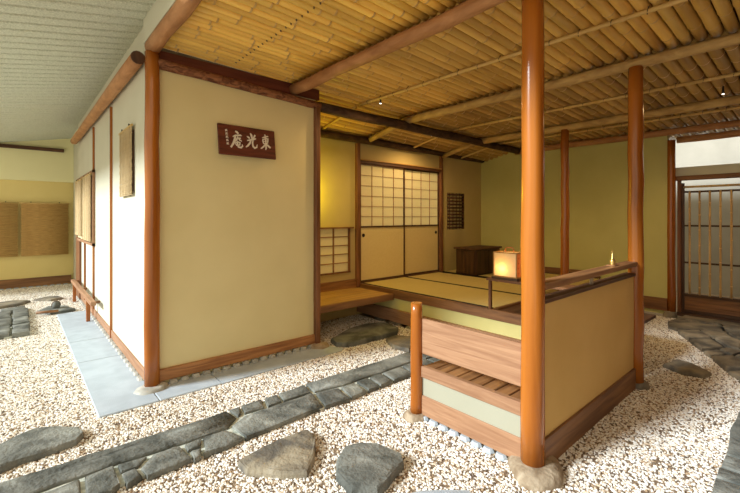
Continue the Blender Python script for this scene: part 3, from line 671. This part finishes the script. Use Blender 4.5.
# ================================================================= sign
sg = thing('name_board', 'dark red wooden name board with white brush characters on the plaster wall', 'sign', (1.618, 3.580, 2.092))
sg.rotation_euler = (radians(-8), 0, 0)
W, Hs = .555, .282
MB().box(-W / 2, W / 2, -.022, 0, -Hs / 2, Hs / 2, 0, .004).build('board', 'sign', sg)
def sp_(X, Y):
    t = (Y - 70 - 85 * ((X - 108) / 505)) / 280; s = (X - (115 - 15 * t)) / 504
    return (s - .5) * W, (.5 - t) * Hs
def strokes(name, lst, lbl=None):
    mb = MB()
    for st in lst:
        pts = [sp_(a, b) for a, b, _ in st]; ws = [c for _, _, c in st]
        L = []; R_ = []
        for i in range(len(pts)):
            a = pts[max(0, i - 1)]; b = pts[min(len(pts) - 1, i + 1)]
            dx, dz = b[0] - a[0], b[1] - a[1]; q = math.hypot(dx, dz) or 1; nx, nz = -dz / q, dx / q
            r = ws[i] * W / 504 / 2
            L.append((pts[i][0] + nx * r, pts[i][1] + nz * r)); R_.append((pts[i][0] - nx * r, pts[i][1] - nz * r))
        n = len(mb.v)
        for yv in (-.0245, -.0215):
            for p in L + R_: mb.v.append((p[0], yv, p[1]))
        k = len(L)
        for i in range(k - 1):
            mb.face((n + i, n + i + 1, n + k + i + 1, n + k + i))
            mb.face((n + i, n + i + 1, n + 2 * k + i + 1, n + 2 * k + i)); mb.face((n + k + i, n + k + i + 1, n + 3 * k + i + 1, n + 3 * k + i))
        mb.face((n, n + k, n + 3 * k, n + 2 * k)); mb.face((n + k - 1, n + 2 * k - 1, n + 4 * k - 1, n + 3 * k - 1))
    return mb.build(name, 'paint_white', sg)
strokes('character', [  # 庵
    [(255, 150, 10), (268, 160, 18), (280, 176, 12)],
    [(228, 200, 8), (250, 190, 14), (298, 190, 14), (306, 196, 6)],
    [(250, 192, 14), (243, 225, 18), (228, 260, 18), (202, 297, 14)],
    [(250, 222, 6), (272, 216, 12), (296, 218, 12)],
    [(272, 200, 6), (262, 225, 12), (246, 246, 8)],
    [(272, 216, 8), (288, 236, 12), (302, 246, 8)],
    [(244, 256, 8), (270, 252, 12), (284, 258, 14), (280, 280, 12), (252, 282, 10), (244, 256, 8)],
    [(264, 240, 8), (262, 270, 14), (268, 298, 16), (290, 304, 16), (304, 292, 12), (302, 276, 5)]])
strokes('character', [  # 光
    [(386, 172, 8), (394, 190, 18), (398, 228, 14)],
    [(352, 200, 6), (366, 210, 16), (376, 222, 10)],
    [(428, 190, 14), (418, 208, 14), (404, 222, 6)],
    [(350, 240, 8), (380, 236, 14), (420, 228, 16), (434, 226, 6)],
    [(386, 238, 12), (372, 266, 16), (350, 290, 16), (332, 302, 8)],
    [(404, 238, 10), (396, 268, 14), (398, 298, 16), (412, 314, 18), (430, 308, 14), (438, 282, 5)]])
strokes('character', [  # 東
    [(492, 218, 8), (516, 212, 12), (545, 206, 12), (552, 210, 5)],
    [(520, 186, 8), (524, 205, 16), (522, 260, 14), (518, 320, 14), (512, 336, 6)],
    [(496, 232, 8), (496, 252, 12), (500, 278, 10)],
    [(496, 234, 8), (525, 228, 12), (546, 230, 14), (542, 252, 12), (538, 272, 8)],
    [(500, 254, 6), (538, 250, 8)], [(500, 276, 8), (538, 272, 10)],
    [(514, 280, 10), (498, 302, 14), (474, 318, 12), (466, 320, 4)],
    [(526, 280, 8), (540, 298, 16), (558, 318, 16), (562, 320, 4)]])
sm = []
rs = random.Random(3)
for k in range(5):
    Y = 142 + k * 30
    sm += [[(170, Y - 8, 4), (188, Y - 9, 4)], [(179, Y - 12, 4), (178, Y + 8, 4)], [(172, Y + 2, 4), (187, Y + 1 + rs.uniform(-2, 2), 4)], [(173, Y - 6, 3), (171, Y + 9, 4)], [(182, Y - 2, 3), (188, Y + 9, 4)]]
strokes('small_inscription', sm)

# ================================================================= reed blinds
def blind(x, y0, y1, z0, z1, m, label, axis='y', grp='rolled-down reed blinds', pitch=.012):
    t = thing('reed_blind', label, 'blind', (x, (y0 + y1) / 2, z0) if axis == 'y' else ((y0 + y1) / 2, x, z0), grp)
    hw = (y1 - y0) / 2; H = z1 - z0; mb = MB(); k = 0
    def P(a, b, c): return (b, a, c) if axis == 'y' else (a, b, c)
    z = 0
    while z < H:
        j = random.uniform(-.002, .002); e = random.uniform(-.006, .006)
        mb.tube([P(-hw + e, j, z), P(hw + e, j + random.uniform(-.001, .001), z + random.uniform(-.002, .002))], pitch * .52, 4); z += pitch
    o = mb.build('reeds', m, t); o['kind'] = 'stuff'
    th = MB()
    for q in (.12, .37, .63, .88):
        a = lin(-hw, hw, q); th.tube([P(a, -.008, 0), P(a, -.008, H)], .0016, 4)
    th.build('thread', m, t)
    tr_ = MB().tube([P(-hw - .02, 0, H), P(hw + .02, 0, H)], .011, 8).build('top_rod', 'bamboo_yellow', t)
    for q in (.2, .8):
        a = lin(-hw, hw, q); MB().tube([P(a, -.0, H), P(a, .0, H + .03)], .007, 6).build('hanger', 'iron', tr_)
    return t
blind(.772, 4.12, 4.66, 1.60, 2.22, 'reed_grey', 'small pale reed blind hanging alone on the white outer wall near the corner post')
blind(.75, 6.60, 7.50, 1.06, 1.98, 'reed_grey', 'nearer of two pale reed blinds over the outer window of the white wall')
blind(.75, 7.62, 8.48, 1.10, 1.98, 'reed_grey', 'farther of two pale reed blinds over the outer window of the white wall')
blind(10.22, .06, .79, .64, 1.66, 'reed_tan', 'right tan reed blind on the far wall', 'x')
blind(10.22, -.85, .015, .64, 1.66, 'reed_tan', 'left tan reed blind on the far wall', 'x')
w3 = bpy.data.objects.new('window_3', None); C.objects.link(w3); w3.location = (.795, 7.55, 1.0); w3['kind'] = 'structure'; w3['label'] = 'outer window behind the pair of pale reed blinds'
f = MB(); f.box(-.03, 0, -1.0, -.97, 0, 1.03); f.box(-.03, 0, .9, .95, 0, 1.03); f.box(-.03, 0, -1.0, .95, 0, .035); f.box(-.03, 0, -1.0, .95, 1.0, 1.03); f.build('frame', 'board_y', w3)
MB().box(-.012, -.005, -.97, .9, .04, 1.0).build('paper', 'paper', w3)
w4 = bpy.data.objects.new('window_4', None); C.objects.link(w4); w4.location = (.795, 4.39, 1.62); w4['kind'] = 'structure'; w4['label'] = 'small window behind the lone reed blind'
f = MB(); f.box(-.008, 0, -.25, .25, 0, .56); f.build('pane', 'dark_z', w4)
# low rail outside the window
rl = thing('outer_rail', 'low wooden rail on short posts beside the white wall below the blinds', 'rail', (.70, 7.1, 0))
MB().box(-.03, .03, -1.2, 1.15, .31, .36, 0, .006).build('rail', 'board_y', rl)
for yy in (-.72, .95): MB().box(-.022, .022, yy - .022, yy + .022, 0.03 if yy < 0 else 0, .31, 0, .004).build('post', 'post', rl)
for yy in (-1.1, .15, 1.05): MB().box(.03, .085, yy - .015, yy + .015, .32, .35, 0, .003).build('bracket', 'brown_x', rl)

# ================================================================= gravel (uncountable, geometry nodes)
regions = [[(1.9, -.2), (6.84, -.2), (6.84, 1.02), (3.85, 1.02), (3.85, 1.1), (2.1, 1.1), (2.1, 1.9), (3.62, 1.9), (3.62, 4.38), (2.45, 4.38), (2.45, 3.27), (.41, 3.27), (.41, 7.2), (.76, 7.2), (.76, 8.6), (1.2, 10.24), (-1.8, 10.24), (-1.8, 3.4)],
           [(3.85, 1.02), (6.70, 1.02), (6.70, 2.24), (3.85, 2.24)]]
gb_ = bmesh.new()
for rg in regions:
    vs_ = [gb_.verts.new((x, y, .016)) for x, y in rg]; gb_.faces.new(vs_)
bmesh.ops.triangulate(gb_, faces=gb_.faces[:])
gm = bpy.data.meshes.new('gravel'); gb_.to_mesh(gm); gb_.free()
for f in gm.polygons:
    pass
gr = bpy.data.objects.new('gravel', gm); C.objects.link(gr)
gr['kind'] = 'stuff'; gr['category'] = 'gravel'; gr['label'] = 'white and tan pebble gravel covering the ground around the building'
pm = bpy.data.materials.new('pebble'); pm.use_nodes = True
nt = pm.node_tree; N = nt.nodes; L = nt.links; b = N['Principled BSDF']; b.inputs['Roughness'].default_value = .75
oi = N.new('ShaderNodeObjectInfo'); rp = N.new('ShaderNodeValToRGB'); L.new(oi.outputs['Random'], rp.inputs[0])
rp.color_ramp.interpolation = 'CONSTANT'
cols = [(0, (.78, .72, .62)), (.25, (.86, .83, .77)), (.45, (.60, .48, .35)), (.56, (.92, .91, .87)), (.76, (.36, .25, .15)), (.84, (.72, .68, .62)), (.90, (.14, .10, .07))]
el = rp.color_ramp.elements
el[0].color = (*cols[0][1], 1); el[1].position = cols[1][0]; el[1].color = (*cols[1][1], 1)
for p, c in cols[2:]:
    e = el.new(p); e.color = (*c, 1)
L.new(rp.outputs[0], b.inputs['Base Color'])
M['pebble'] = pm
M['gravel_bed'] = mat('gravel_bed', (.36, .27, .18), (.16, .11, .07), .9, 70, (1, 1, 1), 1.0, None, 4)
gm.materials.append(M['gravel_bed'])
ng = bpy.data.node_groups.new('scatter_pebbles', 'GeometryNodeTree')
ng.interface.new_socket('Geometry', in_out='INPUT', socket_type='NodeSocketGeometry'); ng.interface.new_socket('Geometry', in_out='OUTPUT', socket_type='NodeSocketGeometry')
A = ng.nodes; K = ng.links
gi = A.new('NodeGroupInput'); go = A.new('NodeGroupOutput')
dp = A.new('GeometryNodeDistributePointsOnFaces'); dp.inputs['Density'].default_value = 7600; dp.inputs['Seed'].default_value = 3
ic = A.new('GeometryNodeMeshIcoSphere'); ic.inputs['Radius'].default_value = 1; ic.inputs['Subdivisions'].default_value = 2
sm_ = A.new('GeometryNodeSetShadeSmooth'); stm = A.new('GeometryNodeSetMaterial'); stm.inputs['Material'].default_value = pm
ip = A.new('GeometryNodeInstanceOnPoints'); jn = A.new('GeometryNodeJoinGeometry')
rv = A.new('FunctionNodeRandomValue'); rv.data_type = 'FLOAT_VECTOR'
rv.inputs[0].default_value = (.0058, .0042, .0040); rv.inputs[1].default_value = (.0115, .0085, .0085)
rr_ = A.new('FunctionNodeRandomValue'); rr_.data_type = 'FLOAT_VECTOR'
rr_.inputs[0].default_value = (-.4, -.4, 0); rr_.inputs[1].default_value = (.4, .4, 6.28); rr_.inputs['Seed'].default_value = 5
K.new(gi.outputs[0], dp.inputs['Mesh']); K.new(dp.outputs['Points'], ip.inputs['Points'])
K.new(ic.outputs['Mesh'], sm_.inputs[0]); K.new(sm_.outputs[0], stm.inputs[0]); K.new(stm.outputs[0], ip.inputs['Instance'])
K.new(rv.outputs[0], ip.inputs['Scale']); K.new(rr_.outputs[0], ip.inputs['Rotation'])
K.new(ip.outputs[0], jn.inputs[0]); K.new(gi.outputs[0], jn.inputs[0]); K.new(jn.outputs[0], go.inputs[0])
md = gr.modifiers.new('scatter', 'NODES'); md.node_group = ng
